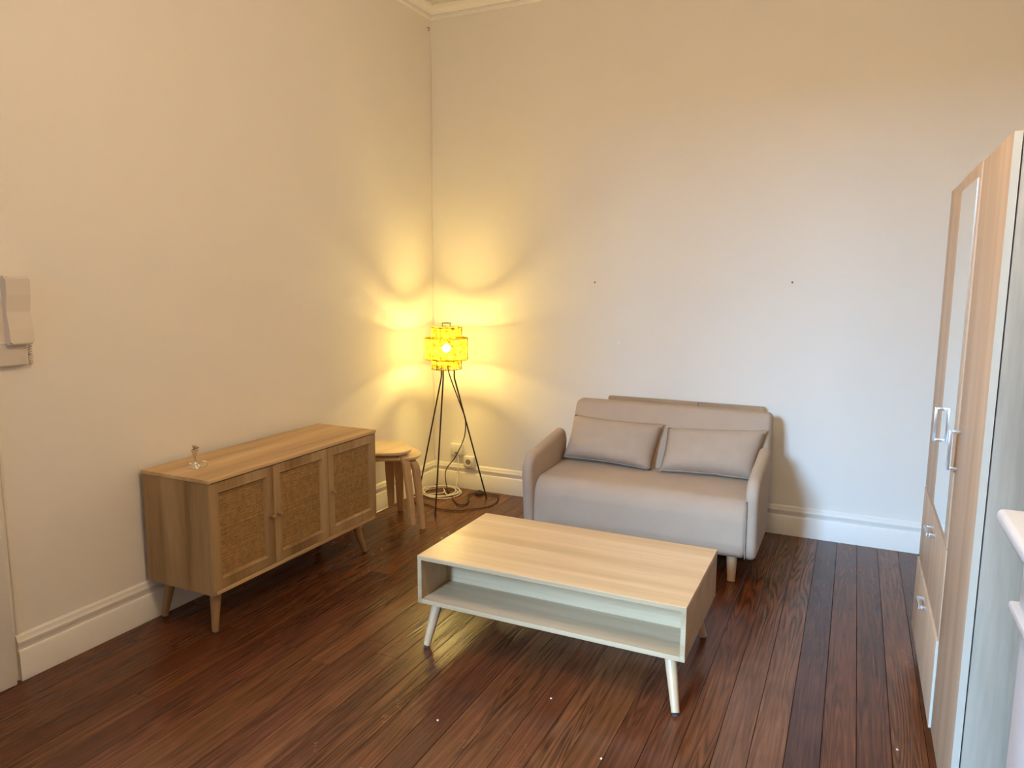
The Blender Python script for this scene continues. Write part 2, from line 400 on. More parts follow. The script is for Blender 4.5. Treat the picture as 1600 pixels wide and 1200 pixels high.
# painted-over wire in the room corner
b = bmesh.new(); tube(b, [(0.004 + 0.003 * noise.noise((z * 3, 0, 0)), -0.004 + 0.003 * noise.noise((z * 3, 5, 0)), z) for z in [0.18 + 0.14 * i for i in range(22)]], 0.0035, 6); tag(link('corner_wire', b, M['wall'], smooth=60), 'thin painted-over wire running up the corner of the room', 'wire')
b = bmesh.new()
tube(b, [(0.0, -0.047, 3.20), (0.012, -0.047, 3.20), (0.02, -0.047, 3.193), (0.02, -0.047, 3.183), (0.013, -0.047, 3.178)], 0.0028, 8)
tag(link('wall_hook', b, M['nail']), 'tiny rusty hook high on the left wall under the cornice', 'hook')
for k, (xx, zz, lab) in enumerate(((1.224, 1.495, 'small nail head in the back wall right of the lamp'), (2.418, 1.502, 'small nail head in the back wall high above the sofa right arm'))):
    b = bmesh.new(); lathe(b, [(0.002, 0), (0.002, 0.006), (0.0055, 0.007), (0.0045, 0.010)], seg=10)
    bmesh.ops.rotate(b, verts=b.verts, cent=(0, 0, 0), matrix=Matrix.Rotation(R(90), 3, 'X')); bmesh.ops.translate(b, verts=b.verts, vec=(xx, 0, zz))
    tag(link('nail', b, M['nail']), lab, 'nail')

b = bmesh.new(); bmesh.ops.create_icosphere(b, subdivisions=2, radius=0.009)
for v in b.verts: v.co.y *= 0.2; v.co.z *= 1.5
bmesh.ops.rotate(b, verts=b.verts, cent=(0, 0, 0), matrix=Matrix.Rotation(R(25), 3, 'Y')); bmesh.ops.translate(b, verts=b.verts, vec=(1.393, -0.001, 1.112))
tag(link('wall_scuff', b, M['cornice']), 'small pale filler on the back wall between lamp and sofa back', 'scuff')  # pale blob standing for a scuff on the wall

# ------------------------------------------------------------------ unseen pendant, added for warm fill light from above
def pendant():
    t = thing('fill_pendant', (2.45, -3.0, RZ), 'unseen globe pendant added above the view for warm fill light', 'lamp')
    bs = t.location
    b = bmesh.new(); lathe(b, [(0.05, RZ - 0.03), (0.05, RZ)], (2.45, -3.0, 0)); link('ceiling_rose', b, M['plastic'], t, bs)
    b = bmesh.new(); tube(b, [(2.45, -3.0, RZ - 0.03), (2.45, -3.0, 2.95)], 0.004); link('cord', b, M['cord_white'], t, bs)
    b = bmesh.new(); bmesh.ops.create_uvsphere(b, u_segments=24, v_segments=16, radius=0.11); bmesh.ops.translate(b, verts=b.verts, vec=(2.45, -3.0, 2.84)); link('globe', b, M['fill_globe'], t, bs, 180)
    l = bpy.data.lights.new('fill_pendant_light', 'POINT'); l.energy = FILL_PENDANT_POWER; l.color = (1.0, 0.755, 0.47); l.shadow_soft_size = 0.13
    o = bpy.data.objects.new('fill_pendant_light', l); sc.collection.objects.link(o); o.location = (2.45, -3.0, 2.84)
pendant()

# ------------------------------------------------------------------ wardrobe
def wardrobe():
    X0, XD, XB = 3.078, 3.060, RX - 0.01
    Y0, Y1, Z1 = -2.45, -1.22, 1.85
    t = thing('wardrobe', ((X0 + XB) / 2, (Y0 + Y1) / 2, 0), 'tall pale oak three-door wardrobe with narrow mirror and two drawers along the right wall', 'wardrobe'); bs = t.location
    b = bmesh.new(); box(b, X0 + 0.003, XB, Y0, Y0 + 0.018, 0.0, Z1, 0.001); o = link('side_panel', b, M['ward_side'], t, bs); o['label'] = 'grey-green oak side panel'
    b = bmesh.new(); box(b, X0 + 0.003, XB, Y1 - 0.018, Y1, 0.0, Z1, 0.001); link('side_panel', b, M['ward_side'], t, bs)
    b = bmesh.new(); box(b, X0 + 0.003, XB, Y0 + 0.018, Y1 - 0.018, Z1 - 0.018, Z1, 0.001); link('top_panel', b, M['ward'], t, bs)
    b = bmesh.new(); box(b, X0 + 0.02, X0 + 0.035, Y0 + 0.018, Y1 - 0.018, 0.0, 0.10); link('plinth', b, M['ward'], t, bs)
    b = bmesh.new(); box(b, X0 + 0.008, XB, Y0 + 0.018, Y1 - 0.018, 0.10, Z1 - 0.018); link('carcass', b, M['dark'], t, bs)
    def u_handle(parent, p0, p1):
        b = bmesh.new(); xf = XD - 0.030
        a, c = Vector(p0), Vector(p1); vert = abs(a.z - c.z) > 0.05
        w = 0.006
        if vert:
            box(b, xf, xf + 0.008, a.y - w, a.y + w, a.z, c.z, 0.0015)
            for z in (a.z, c.z - 0.010): box(b, xf + 0.008, a.x, a.y - w, a.y + w, z, z + 0.010, 0.0015)
        else:
            box(b, xf, xf + 0.008, c.y, a.y, a.z - w, a.z + w, 0.0015)
            for y in (c.y, a.y - 0.012): box(b, xf + 0.008, a.x, y, y + 0.012, a.z - w, a.z + w, 0.0015)
        return link('handle', b, M['chrome'], parent, (0, 0, 0))
    g = 0.002
    def front(name, ya, yb, za, zb, proud=0.0):
        b = bmesh.new(); box(b, XD - proud, X0 - proud, ya + g, yb - g, za + g, zb - g, 0.0012)
        o = link(name, b, M['ward'], t, bs); return o
    def fix(h):   # handle verts are world coords; parent chain sits at bs
        h.data.transform(Matrix.Translation(-Vector(bs))); return h
    near = front('door', Y0, -2.01, 0.10, Z1); near['label'] = 'plain full-height door nearest the camera'
    # pale edge banding on the near door's side
    b = bmesh.new(); box(b, XD + 0.0005, X0 - 0.0005, Y0 + 0.0005, Y0 + g + 0.0002, 0.104, Z1 - 0.004)
    link('edge_banding', b, M['edge'], near, bs)
    fix(u_handle(near, (XD, -2.062, 0.955), (XD, -2.062, 1.075)))
    mid = front('door', -2.01, -1.61, 0.695, Z1, 0.004); mid['label'] = 'middle door with narrow mirror'
    b = bmesh.new(); box(b, XD - 0.0075, XD - 0.0042, -1.972, -1.622, 0.73, 1.803); link('mirror', b, M['mirror'], mid, bs)
    far = front('door', -1.61, Y1, 0.695, Z1)
    far['label'] = 'plain upper door next to the back wall'
    fix(u_handle(far, (XD, -1.628, 0.955), (XD, -1.628, 1.075)))
    d1 = front('drawer', -2.01, Y1, 0.402, 0.692, 0.002)
    fix(u_handle(d1, (XD, -1.60, 0.636), (XD, -1.70, 0.636)))
    d2 = front('drawer', -2.01, Y1, 0.10, 0.398, 0.007)
    fix(u_handle(d2, (XD, -1.56, 0.352), (XD, -1.66, 0.352)))
    b = bmesh.new(); box(b, XD - 0.0065, X0 - 0.0075, -2.0085, -2.0078, 0.104, 0.394); link('edge_banding', b, M['edge'], d2, bs)
wardrobe()

# ------------------------------------------------------------------ mantelpiece
def mantel():
    t = thing('mantelpiece', (3.2, -3.75, 0), 'white moulded fireplace mantel shelf in the near right foreground', 'fireplace'); bs = t.location
    b = bmesh.new(); box(b, 3.0, 3.30, -4.45, -3.05, 1.094, 1.12, 0.010, 3); link('shelf', b, M['marble'], t, bs)
    b = bmesh.new()
    box(b, 3.018, 3.30, -4.43, -3.065, 1.080, 1.094, 0.003)
    link('shelf_moulding', b, M['marble'], t, bs)
    b = bmesh.new(); box(b, 3.040, 3.30, -4.40, -3.085, 0.963, 1.080, 0.003); link('frieze', b, M['marble'], t, bs)
    b = bmesh.new(); box(b, 3.028, 3.30, -4.41, -3.060, 0.945, 0.963, 0.006); link('frieze_bead', b, M['marble'], t, bs)
    for ya, yb in ((-3.26, -3.085), (-4.40, -4.22)):
        b = bmesh.new(); box(b, 3.046, 3.30, ya, yb, 0.12, 0.936, 0.004); j = link('jamb', b, M['marble'], t, bs)
        b = bmesh.new(); box(b, 3.034, 3.30, ya - 0.01, yb + 0.01, 0.0, 0.12, 0.005); link('plinth_block', b, M['marble'], j, bs)
    b = bmesh.new(); box(b, 3.20, 3.29, -4.215, -3.265, 0.0, 0.94); link('firebox', b, M['dark'], t, bs)
mantel()

# ------------------------------------------------------------------ coffee table
def coffee_table():
    X0, X1, Y0, Y1, ZB, ZT = 1.205, 2.300, -2.105, -1.495, 0.185, 0.388
    t = thing('coffee_table', ((X0 + X1) / 2, (Y0 + Y1) / 2, 0), 'light oak coffee table with open shelf and splayed legs in the middle of the floor', 'table'); bs = t.location
    th = 0.018
    b = bmesh.new(); box(b, X0, X1, Y0, Y1, ZT - th, ZT, 0.0012, 1); link('tabletop', b, M['lit_table_top'], t, bs)
    b = bmesh.new(); box(b, X0 + 0.0005, X1 - 0.0005, Y0 - 0.0007, Y0 + 0.0002, ZT - th + 0.001, ZT - 0.0012); link('edge_banding', b, M['table'], t, bs)  # front edge in the body tone, without the top's painted light
    for xa, xb in ((X0, X0 + th), (X1 - th, X1)):
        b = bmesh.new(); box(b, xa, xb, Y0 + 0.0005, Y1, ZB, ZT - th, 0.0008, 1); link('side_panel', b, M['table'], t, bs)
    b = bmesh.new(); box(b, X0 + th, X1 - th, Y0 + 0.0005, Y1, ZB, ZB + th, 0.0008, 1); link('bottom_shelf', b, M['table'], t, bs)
    b = bmesh.new(); box(b, X0 + th, X1 - th, -1.89, -1.876, ZB + th, ZT - th); link('divider', b, M['table'], t, bs)
    feet = [((1.268, -2.045), (1.247, -2.106)), ((2.236, -2.045), (2.281, -2.130)), ((1.28, -1.57), (1.255, -1.50)), ((2.225, -1.59), (2.262, -1.52))]
    for (tx, ty), (fx, fy) in feet:
        b = bmesh.new(); cone_between(b, (tx, ty, ZB), (fx, fy, 0.008), 0.023, 0.0145); l = link('leg', b, M['leg'], t, bs, 60)
        b = bmesh.new(); cone_between(b, (fx, fy, 0.006), (fx, fy, 0.0), 0.012, 0.012); link('glide', b, M['rub'], l, bs, 60)
coffee_table()

# ------------------------------------------------------------------ sideboard
def sideboard():
    XB, XF, Y0, Y1, ZB, ZT = 0.026, 0.425, -2.442, -1.302, 0.188, 0.688
    t = thing('sideboard', ((XB + XF) / 2, (Y0 + Y1) / 2, 0), 'oak sideboard with three woven cane doors against the left wall', 'sideboard'); bs = t.location
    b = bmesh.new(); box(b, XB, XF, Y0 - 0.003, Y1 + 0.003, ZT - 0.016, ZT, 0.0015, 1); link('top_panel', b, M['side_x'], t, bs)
    for ya, yb in ((Y0, Y0 + 0.016), (Y1 - 0.016, Y1)):
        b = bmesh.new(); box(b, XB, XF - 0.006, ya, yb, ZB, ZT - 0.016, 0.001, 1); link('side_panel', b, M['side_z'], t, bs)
    b = bmesh.new(); box(b, XB, XF - 0.004, Y0 + 0.016, Y1 - 0.016, ZB, ZB + 0.018, 0.001, 1); link('bottom_panel', b, M['side_x'], t, bs)
    b = bmesh.new(); box(b, XB, XF - 0.026, Y0 + 0.016, Y1 - 0.016, ZB + 0.018, ZT - 0.016); link('carcass', b, M['gap'], t, bs)
    seams = [Y0 + 0.004, -2.080, -1.703, Y1 - 0.004]
    z0, z1 = ZB + 0.020, ZT - 0.021
    for i in range(3):
        ya, yb = seams[i] + 0.0015, seams[i + 1] - 0.0015
        fw = 0.042
        b = bmesh.new()
        # frame: mitred boards with a chamfer falling to the cane
        ro = [(ya, z0), (yb, z0), (yb, z1), (ya, z1)]
        ri = [(ya + fw, z0 + fw), (yb - fw, z0 + fw), (yb - fw, z1 - fw), (ya + fw, z1 - fw)]
        rc = [(ya + fw + 0.009, z0 + fw + 0.009), (yb - fw - 0.009, z0 + fw + 0.009), (yb - fw - 0.009, z1 - fw - 0.009), (ya + fw + 0.009, z1 - fw - 0.009)]
        xf, xm, xb = XF - 0.004, XF - 0.015, XF - 0.022
        def ring(x, pts): return [b.verts.new((x, p[0], p[1])) for p in pts]
        bev = [(ya + 0.002, z0 + 0.002), (yb - 0.002, z0 + 0.002), (yb - 0.002, z1 - 0.002), (ya + 0.002, z1 - 0.002)]
        lip = [(p[0], p[1]) for p in ri]
        inner = 0.007
        ri2 = [(ya + fw - inner, z0 + fw - inner), (yb - fw + inner, z0 + fw - inner), (yb - fw + inner, z1 - fw + inner), (ya + fw - inner, z1 - fw + inner)]
        rings = [ring(xb, ro), ring(xf - 0.002, ro), ring(xf, bev), ring(xf, ri2), ring(xf + 0.0025, lip), ring(xm, rc), ring(xb, rc)]
        for A, B in zip(rings, rings[1:]):
            for k in range(4): b.faces.new((A[k], A[(k + 1) % 4], B[(k + 1) % 4], B[k]))
        for k in range(4): b.faces.new((rings[0][k], rings[0][(k + 1) % 4], rings[-1][(k + 1) % 4], rings[-1][k]))
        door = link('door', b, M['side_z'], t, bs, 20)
        b = bmesh.new(); box(b, xb, xb + 0.003, ya + fw, yb - fw, z0 + fw, z1 - fw); link('cane_backing', b, M['cane_back'], door, bs, 0)
        # woven cane: flat strands going over and under each other
        b = bmesh.new(); ca, cb = ya + fw + 0.008, yb - fw - 0.008; za, zb = z0 + fw + 0.008, z1 - fw - 0.008
        ny, nz = 30, 62
        dy, dz = (cb - ca) / ny, (zb - za) / nz; xc = xb + 0.0065; amp = 0.0014
        rr = random.Random(40 + i)
        for j in range(nz):          # horizontal strands
            zc = za + dz * (j + 0.5); hw = dz * rr.uniform(0.30, 0.44); wob = rr.uniform(-0.15, 0.15) * dz
            prev = None
            for k in range(ny + 1):
                yy = ca + dy * k; xo = xc + (amp if (k + j) % 2 else -amp) + 0.0006
                zz = zc + wob + noise.noise((yy * 30, j * 3.1, i)) * dz * 0.35
                cur = (b.verts.new((xo, yy, zz - hw)), b.verts.new((xo, yy, zz + hw)))
                if prev: b.faces.new((prev[0], cur[0], cur[1], prev[1]))
                prev = cur
        for k in range(ny):          # vertical strands
            yc = ca + dy * (k + 0.5); hw = dy * 0.16; prev = None
            for j in range(0, nz + 1):
                zz = za + dz * j; xo = xc + (amp if (k + j) % 2 else -amp)
                cur = (b.verts.new((xo, yc - hw, zz)), b.verts.new((xo, yc + hw, zz)))
                if prev: b.faces.new((prev[0], cur[0], cur[1], prev[1]))
                prev = cur
        o = link('cane_weave', b, M['cane'], door, bs, 0); o['kind'] = 'stuff'
        # small turned knob
        ky = {0: yb - 0.021, 1: ya + 0.021, 2: ya + 0.021}[i]
        b = bmesh.new(); lathe(b, [(0.005, 0), (0.004, 0.006), (0.0055, 0.012), (0.0095, 0.018), (0.0105, 0.022), (0.008, 0.026), (0.002, 0.0275)], seg=14)
        bmesh.ops.rotate(b, verts=b.verts, cent=(0, 0, 0), matrix=Matrix.Rotation(R(90), 3, 'Y')); bmesh.ops.translate(b, verts=b.verts, vec=(XF - 0.004, ky, 0.438))
        link('knob', b, M['side_leg'], door, bs, 60)
    for tx, ty, fx, fy in ((XF - 0.055, Y0 + 0.055, 0.366, Y0 + 0.045), (XF - 0.055, Y1 - 0.13, 0.372, Y1 - 0.055), (0.085, Y0 + 0.07, 0.045, Y0 + 0.055), (0.085, Y1 - 0.12, 0.045, Y1 - 0.055)):
        b = bmesh.new(); cone_between(b, (tx, ty, ZB), (fx, fy, 0.006), 0.024, 0.0135); l = link('leg', b, M['side_leg'], t, bs, 60)
        b = bmesh.new(); cone_between(b, (fx, fy, 0.008), (fx, fy, 0.0), 0.013, 0.013); link('glide', b, M['rub'], l, bs, 60)
sideboard()

def candlestick():
    cx, cy, z = 0.205, -2.313, 0.688
    t = thing('candle_holder', (cx, cy, z), 'small silver candle holder with a tilted drip cup standing on the sideboard', 'candlestick'); bs = t.location
    b = bmesh.new(); lathe(b, [(0.030, 0), (0.033, 0.003), (0.031, 0.007), (0.022, 0.010), (0.012, 0.014), (0.007, 0.022), (0.0055, 0.032), (0.007, 0.036), (0.0045, 0.038)], (cx, cy, z), 28); link('foot', b, M['pewter'], t, bs, 60)
    b = bmesh.new(); lathe(b, [(0.0045, 0.036), (0.0055, 0.045), (0.010, 0.064), (0.0155, 0.078), (0.0165, 0.080), (0.014, 0.080), (0.009, 0.066)], (cx, cy, z), 24); link('socket_cup', b, M['pewter'], t, bs, 60)
    b = bmesh.new(); lathe(b, [(0.003, 0), (0.008, 0.002), (0.014, 0.008), (0.0175, 0.014), (0.0165, 0.014), (0.011, 0.008), (0.004, 0.005)], (0, 0, 0), 24)
    bmesh.ops.rotate(b, verts=b.verts, cent=(0, 0, 0), matrix=Matrix.Rotation(R(-24), 3, Vector((0.9, -0.42, 0)).normalized())); bmesh.ops.translate(b, verts=b.verts, vec=(cx - 0.001, cy, z + 0.082)); link('drip_cup', b, M['pewter'], t, bs, 60)
    b = bmesh.new()
    tube(b, [(cx + 0.026 + 0.013 * math.cos(a), cy + 0.018 + 0.011 * math.cos(a), z + 0.016 + 0.012 * math.sin(a)) for a in [2 * math.pi * k / 18 for k in range(18)]], 0.0035, 8, closed=True)
    link('finger_ring', b, M['pewter'], t, bs, 60)
    b = bmesh.new(); bmesh.ops.create_uvsphere(b, u_segments=14, v_segments=10, radius=0.008); bmesh.ops.translate(b, verts=b.verts, vec=(cx - 0.022, cy - 0.006, z + 0.013)); link('side_ball', b, M['pewter'], t, bs, 180)
candlestick()

# ------------------------------------------------------------------ sofa
def sofa():
    X0, X1 = 1.125, 2.392
    t = thing('sofa', ((X0 + X1) / 2, -0.5, 0), 'small taupe fabric two-seat sofa bed in front of the back wall', 'sofa'); bs = t.location
    AT = 0.062
    # seat
    poly = rounded_poly([(-0.30, 0.125, 0.03), (-0.30, 0.418, 0.03), (-0.870, 0.402, 0.10), (-0.880, 0.125, 0.035)], 10)
    b = bmesh.new(); prism_round(b, poly, X0 + AT - 0.006, X1 - AT + 0.006, 0.022)
    # loop cuts along x so the cushion can belly slightly
    es = [e for e in b.edges if abs(e.verts[0].co.x - e.verts[1].co.x) > 0.8]
    bmesh.ops.subdivide_edges(b, edges=es, cuts=14, use_grid_fill=True)
    for v in b.verts:
        u = (v.co.x - (X0 + X1) / 2) / ((X1 - X0) / 2)
        k = max(0, 1 - u ** 4)
        w = noise.noise((v.co.x * 4, v.co.y * 5, v.co.z * 5)) * 0.004
        if v.co.z > 0.36: v.co.z += 0.010 * k + w
        if v.co.y < -0.85: v.co.y -= 0.008 * k - w
    link('seat', b, M['sofa'], t, bs, 50)
    # backrest, leaning
    poly = rounded_poly([(-0.46, 0.34, 0.04), (-0.252, 0.764, 0.045), (-0.140, 0.770, 0.045), (-0.155, 0.40, 0.04), (-0.30, 0.20, 0.04)], 6)
    b = bmesh.new(); prism_round(b, poly, X0 + 0.075, X1 - 0.018, 0.034); link('backrest', b, M['sofa'], t, bs, 50)
    poly = rounded_poly([(-0.892, 0.128, 0.032), (-0.400, 0.128, 0.032), (-0.345, 0.53, 0.07), (-0.385, 0.612, 0.07), (-0.930, 0.535, 0.10)], 8)
    for xa, xb in ((X0, X0 + AT), (X1 - AT, X1)):
        b = bmesh.new(); prism_round(b, poly, xa, xb, 0.0295)
        a = link('armrest', b, M['sofa'], t, bs, 60)
    # visible zip seam on the front edge of the right arm
    b = bmesh.new(); pts = []
    for k in range(26):
        u = k / 25; z = 0.14 + u * 0.30
        pts.append((X1 - AT + 0.010 + 0.003 * noise.noise((z * 22, 1, 0)), -0.893 - 0.030 * u - 0.003 + 0.003 * noise.noise((z * 25, 7, 0)), z))
    tube(b, pts, 0.0035, 6); link('seam', b, M['seam'], t, bs, 60)
    for lx, ly in ((1.235, -0.82), (2.272, -0.835), (1.235, -0.42), (2.272, -0.42)):
        b = bmesh.new(); cone_between(b, (lx, ly, 0.13), (lx + (0.004 if lx > 2 else -0.004), ly - (0.025 if ly < -0.6 else -0.01), 0.0), 0.027, 0.019); link('leg', b, M['leg'], t, bs, 60)
sofa()

def pillow(name, label, c_bl, c_br, c_tl, c_tr, thick, seed):
    """cushion spanned by its four corner points; thick across"""
    BL, BR, TL, TR = map(Vector, (c_bl, c_br, c_tl, c_tr))
    cen = (BL + BR + TL + TR) / 4
    nrm = ((BR - BL).cross(TL - BL)).normalized()
    if nrm.y > 0: nrm = -nrm
    base = Vector((cen.x, cen.y, min(BL.z, BR.z)))
    t = thing(name, base, label, 'cushion', 'cushions on the sofa')
    nu, nv = 30, 20; b = bmesh.new(); g = {}
    for s in (1, -1):
        for i in range(nu + 1):
            for j in range(nv + 1):
                u, v = i / nu * 2 - 1, j / nv * 2 - 1
                edge = i in (0, nu) or j in (0, nv)
                if edge and s == -1: g[s, i, j] = g[1, i, j]; continue
                # edges bow inwards between the pointed corners
                uu = u * (1 - 0.035 * (1 - v * v)); vv = v * (1 - 0.075 * (1 - u * u))
                a, c = (uu + 1) / 2, (vv + 1) / 2
                p = BL.lerp(BR, a).lerp(TL.lerp(TR, a), c)
                h = ((1 - u ** 4) * (1 - v ** 4)) ** 0.55 * thick / 2 if not edge else 0
                h *= 1 + 0.10 * noise.noise((u * 1.7 + seed, v * 1.7, s)) + 0.12 * (-v)
                wr = 0.0035 * noise.noise((u * 7 + seed, v * 6, s * 3)) * (1 - max(abs(u), abs(v)) ** 6)
                g[s, i, j] = b.verts.new(p + nrm * (s * h + wr))
    for s in (1, -1):
        for i in range(nu):
            for j in range(nv):
                b.faces.new((g[s, i, j], g[s, i + 1, j], g[s, i + 1, j + 1], g[s, i, j + 1]))
    link('cover', b, M['cushion'], t, base, 75)
    b = bmesh.new(); pts = []
    for k in range(40):
        u = -0.93 + 1.86 * k / 39
        p = BL.lerp(BR, (u + 1) / 2) + nrm * (0.010 + 0.003 * noise.noise((u * 9, seed, 0))) + Vector((0, 0, 0.005 + 0.008 * (1 - u * u) + 0.003 * noise.noise((u * 8, seed, 4))))
        pts.append(p)
    tube(b, pts, 0.003, 6, flat=(0.0045, 0.002)); link('zip', b, M['zip'], t, base, 60)
pillow('cushion', 'taupe scatter cushion leaning on the sofa back, nearer the lamp', (1.196, -0.455, 0.432), (1.752, -0.495, 0.424), (1.228, -0.335, 0.682), (1.782, -0.335, 0.672), 0.17, 3.1)
pillow('cushion', 'taupe scatter cushion leaning on the sofa back, nearer the wardrobe', (1.802, -0.50, 0.426), (2.310, -0.45, 0.424), (1.806, -0.335, 0.652), (2.358, -0.335, 0.690), 0.17, 8.4)

def wooden_panel():
    t = thing('wooden_panel', (1.83, -0.06, 0), 'flat brown wooden headboard panel standing between sofa and back wall', 'panel'); bs = t.location
    for xa, xb in ((1.352, 1.922), (1.926, 2.310)):
        poly = rounded_poly([(xa, 0.0, 0), (xb, 0.0, 0), (xb, 0.772, 0.004), (xa, 0.772, 0.012 if xa < 1.5 else 0.002)], 5)
        b = bmesh.new(); A = [b.verts.new((p[0], -0.062, p[1])) for p in poly]; B = [b.verts.new((p[0], -0.040, p[1])) for p in poly]
        b.faces.new(A); b.faces.new(B[::-1])
        for i in range(len(poly)): b.faces.new((A[i], A[(i + 1) % len(poly)], B[(i + 1) % len(poly)], B[i]))
        link('board', b, M['board'], t, bs, 30)
wooden_panel()

# ------------------------------------------------------------------ stools
def stool(cx, cy, zoff, th0, label, scale=1.0):
    t = thing('stool', (cx, cy, zoff), label, 'stool'); bs = t.location
    H = 0.45; base = Vector((cx, cy, zoff))
    def outline(r0, k):
        return [(r0 + 0.014 * k * math.cos(3 * (a - th0))) for a in [2 * math.pi * i / 72 for i in range(72)]]
    b = bmesh.new(); rings = []
    for r0, z in ((0.160, H - 0.024), (0.171, H - 0.018), (0.175, H - 0.008), (0.174, H - 0.002), (0.171, H)):
        rr = outline(r0, 1)
        rings.append([b.verts.new((cx + rr[i] * math.cos(2 * math.pi * i / 72), cy + rr[i] * math.sin(2 * math.pi * i / 72), zoff + z)) for i in range(72)])
    for A, B in zip(rings, rings[1:]):
        for i in range(72): b.faces.new((A[i], A[(i + 1) % 72], B[(i + 1) % 72], B[i]))
    b.faces.new(rings[0][::-1]); b.faces.new(rings[-1])
    link('seat', b, M['birch'], t, bs, 40)
    for q in range(3):
        a = th0 + q * 2 * math.pi / 3; d = Vector((math.cos(a), math.sin(a), 0)); s = Vector((-math.sin(a), math.cos(a), 0))
        path = [(0.045, H - 0.034), (0.10, H - 0.034)]
        for k in range(9):
            th = math.pi / 2 * k / 8 * 0.94; path.append((0.118 + 0.062 * math.sin(th), H - 0.034 - 0.062 * (1 - math.cos(th))))
        path += [(0.196, 0.25), (0.225, 0.0)]
        b = bmesh.new(); prev = None; n = len(path)
        for i, (r, z) in enumerate(path):
            a0 = path[max(i - 1, 0)]; a1 = path[min(i + 1, n - 1)]
            tx, tz = a1[0] - a0[0], a1[1] - a0[1]; ln = math.hypot(tx, tz); nx, nz = -tz / ln, tx / ln
            w = 0.030 if z > 0.3 else 0.030 - 0.011 * (1 - z / 0.3); th = 0.010
            c = base + d * r + Vector((0, 0, z))
            if i == n - 1: nx, nz = 1, 0
            off = d * nx + Vector((0, 0, nz))
            cur = [b.verts.new(c + s * w + off * th), b.verts.new(c - s * w + off * th), b.verts.new(c - s * w - off * th), b.verts.new(c + s * w - off * th)]
            if prev:
                for k in range(4): b.faces.new((prev[k], prev[(k + 1) % 4], cur[(k + 1) % 4], cur[k]))
            else: b.faces.new(cur[::-1])
            prev = cur
        b.faces.new(prev)
        bmesh.ops.bevel(b, geom=[e for e in b.edges if abs((e.verts[0].co - e.verts[1].co).normalized().dot(s)) < 0.3], offset=0.003, segments=2, affect='EDGES', clamp_overlap=True)
        link('leg', b, M['birch_leg'], t, bs, 40)
stool(0.232, -0.865, 0.0, R(-6), 'birch three-legged stool beside the lamp, lower of the stacked pair')
stool(0.205, -0.930, 0.042, R(-6), 'birch three-legged stool beside the sideboard, upper of the stacked pair')

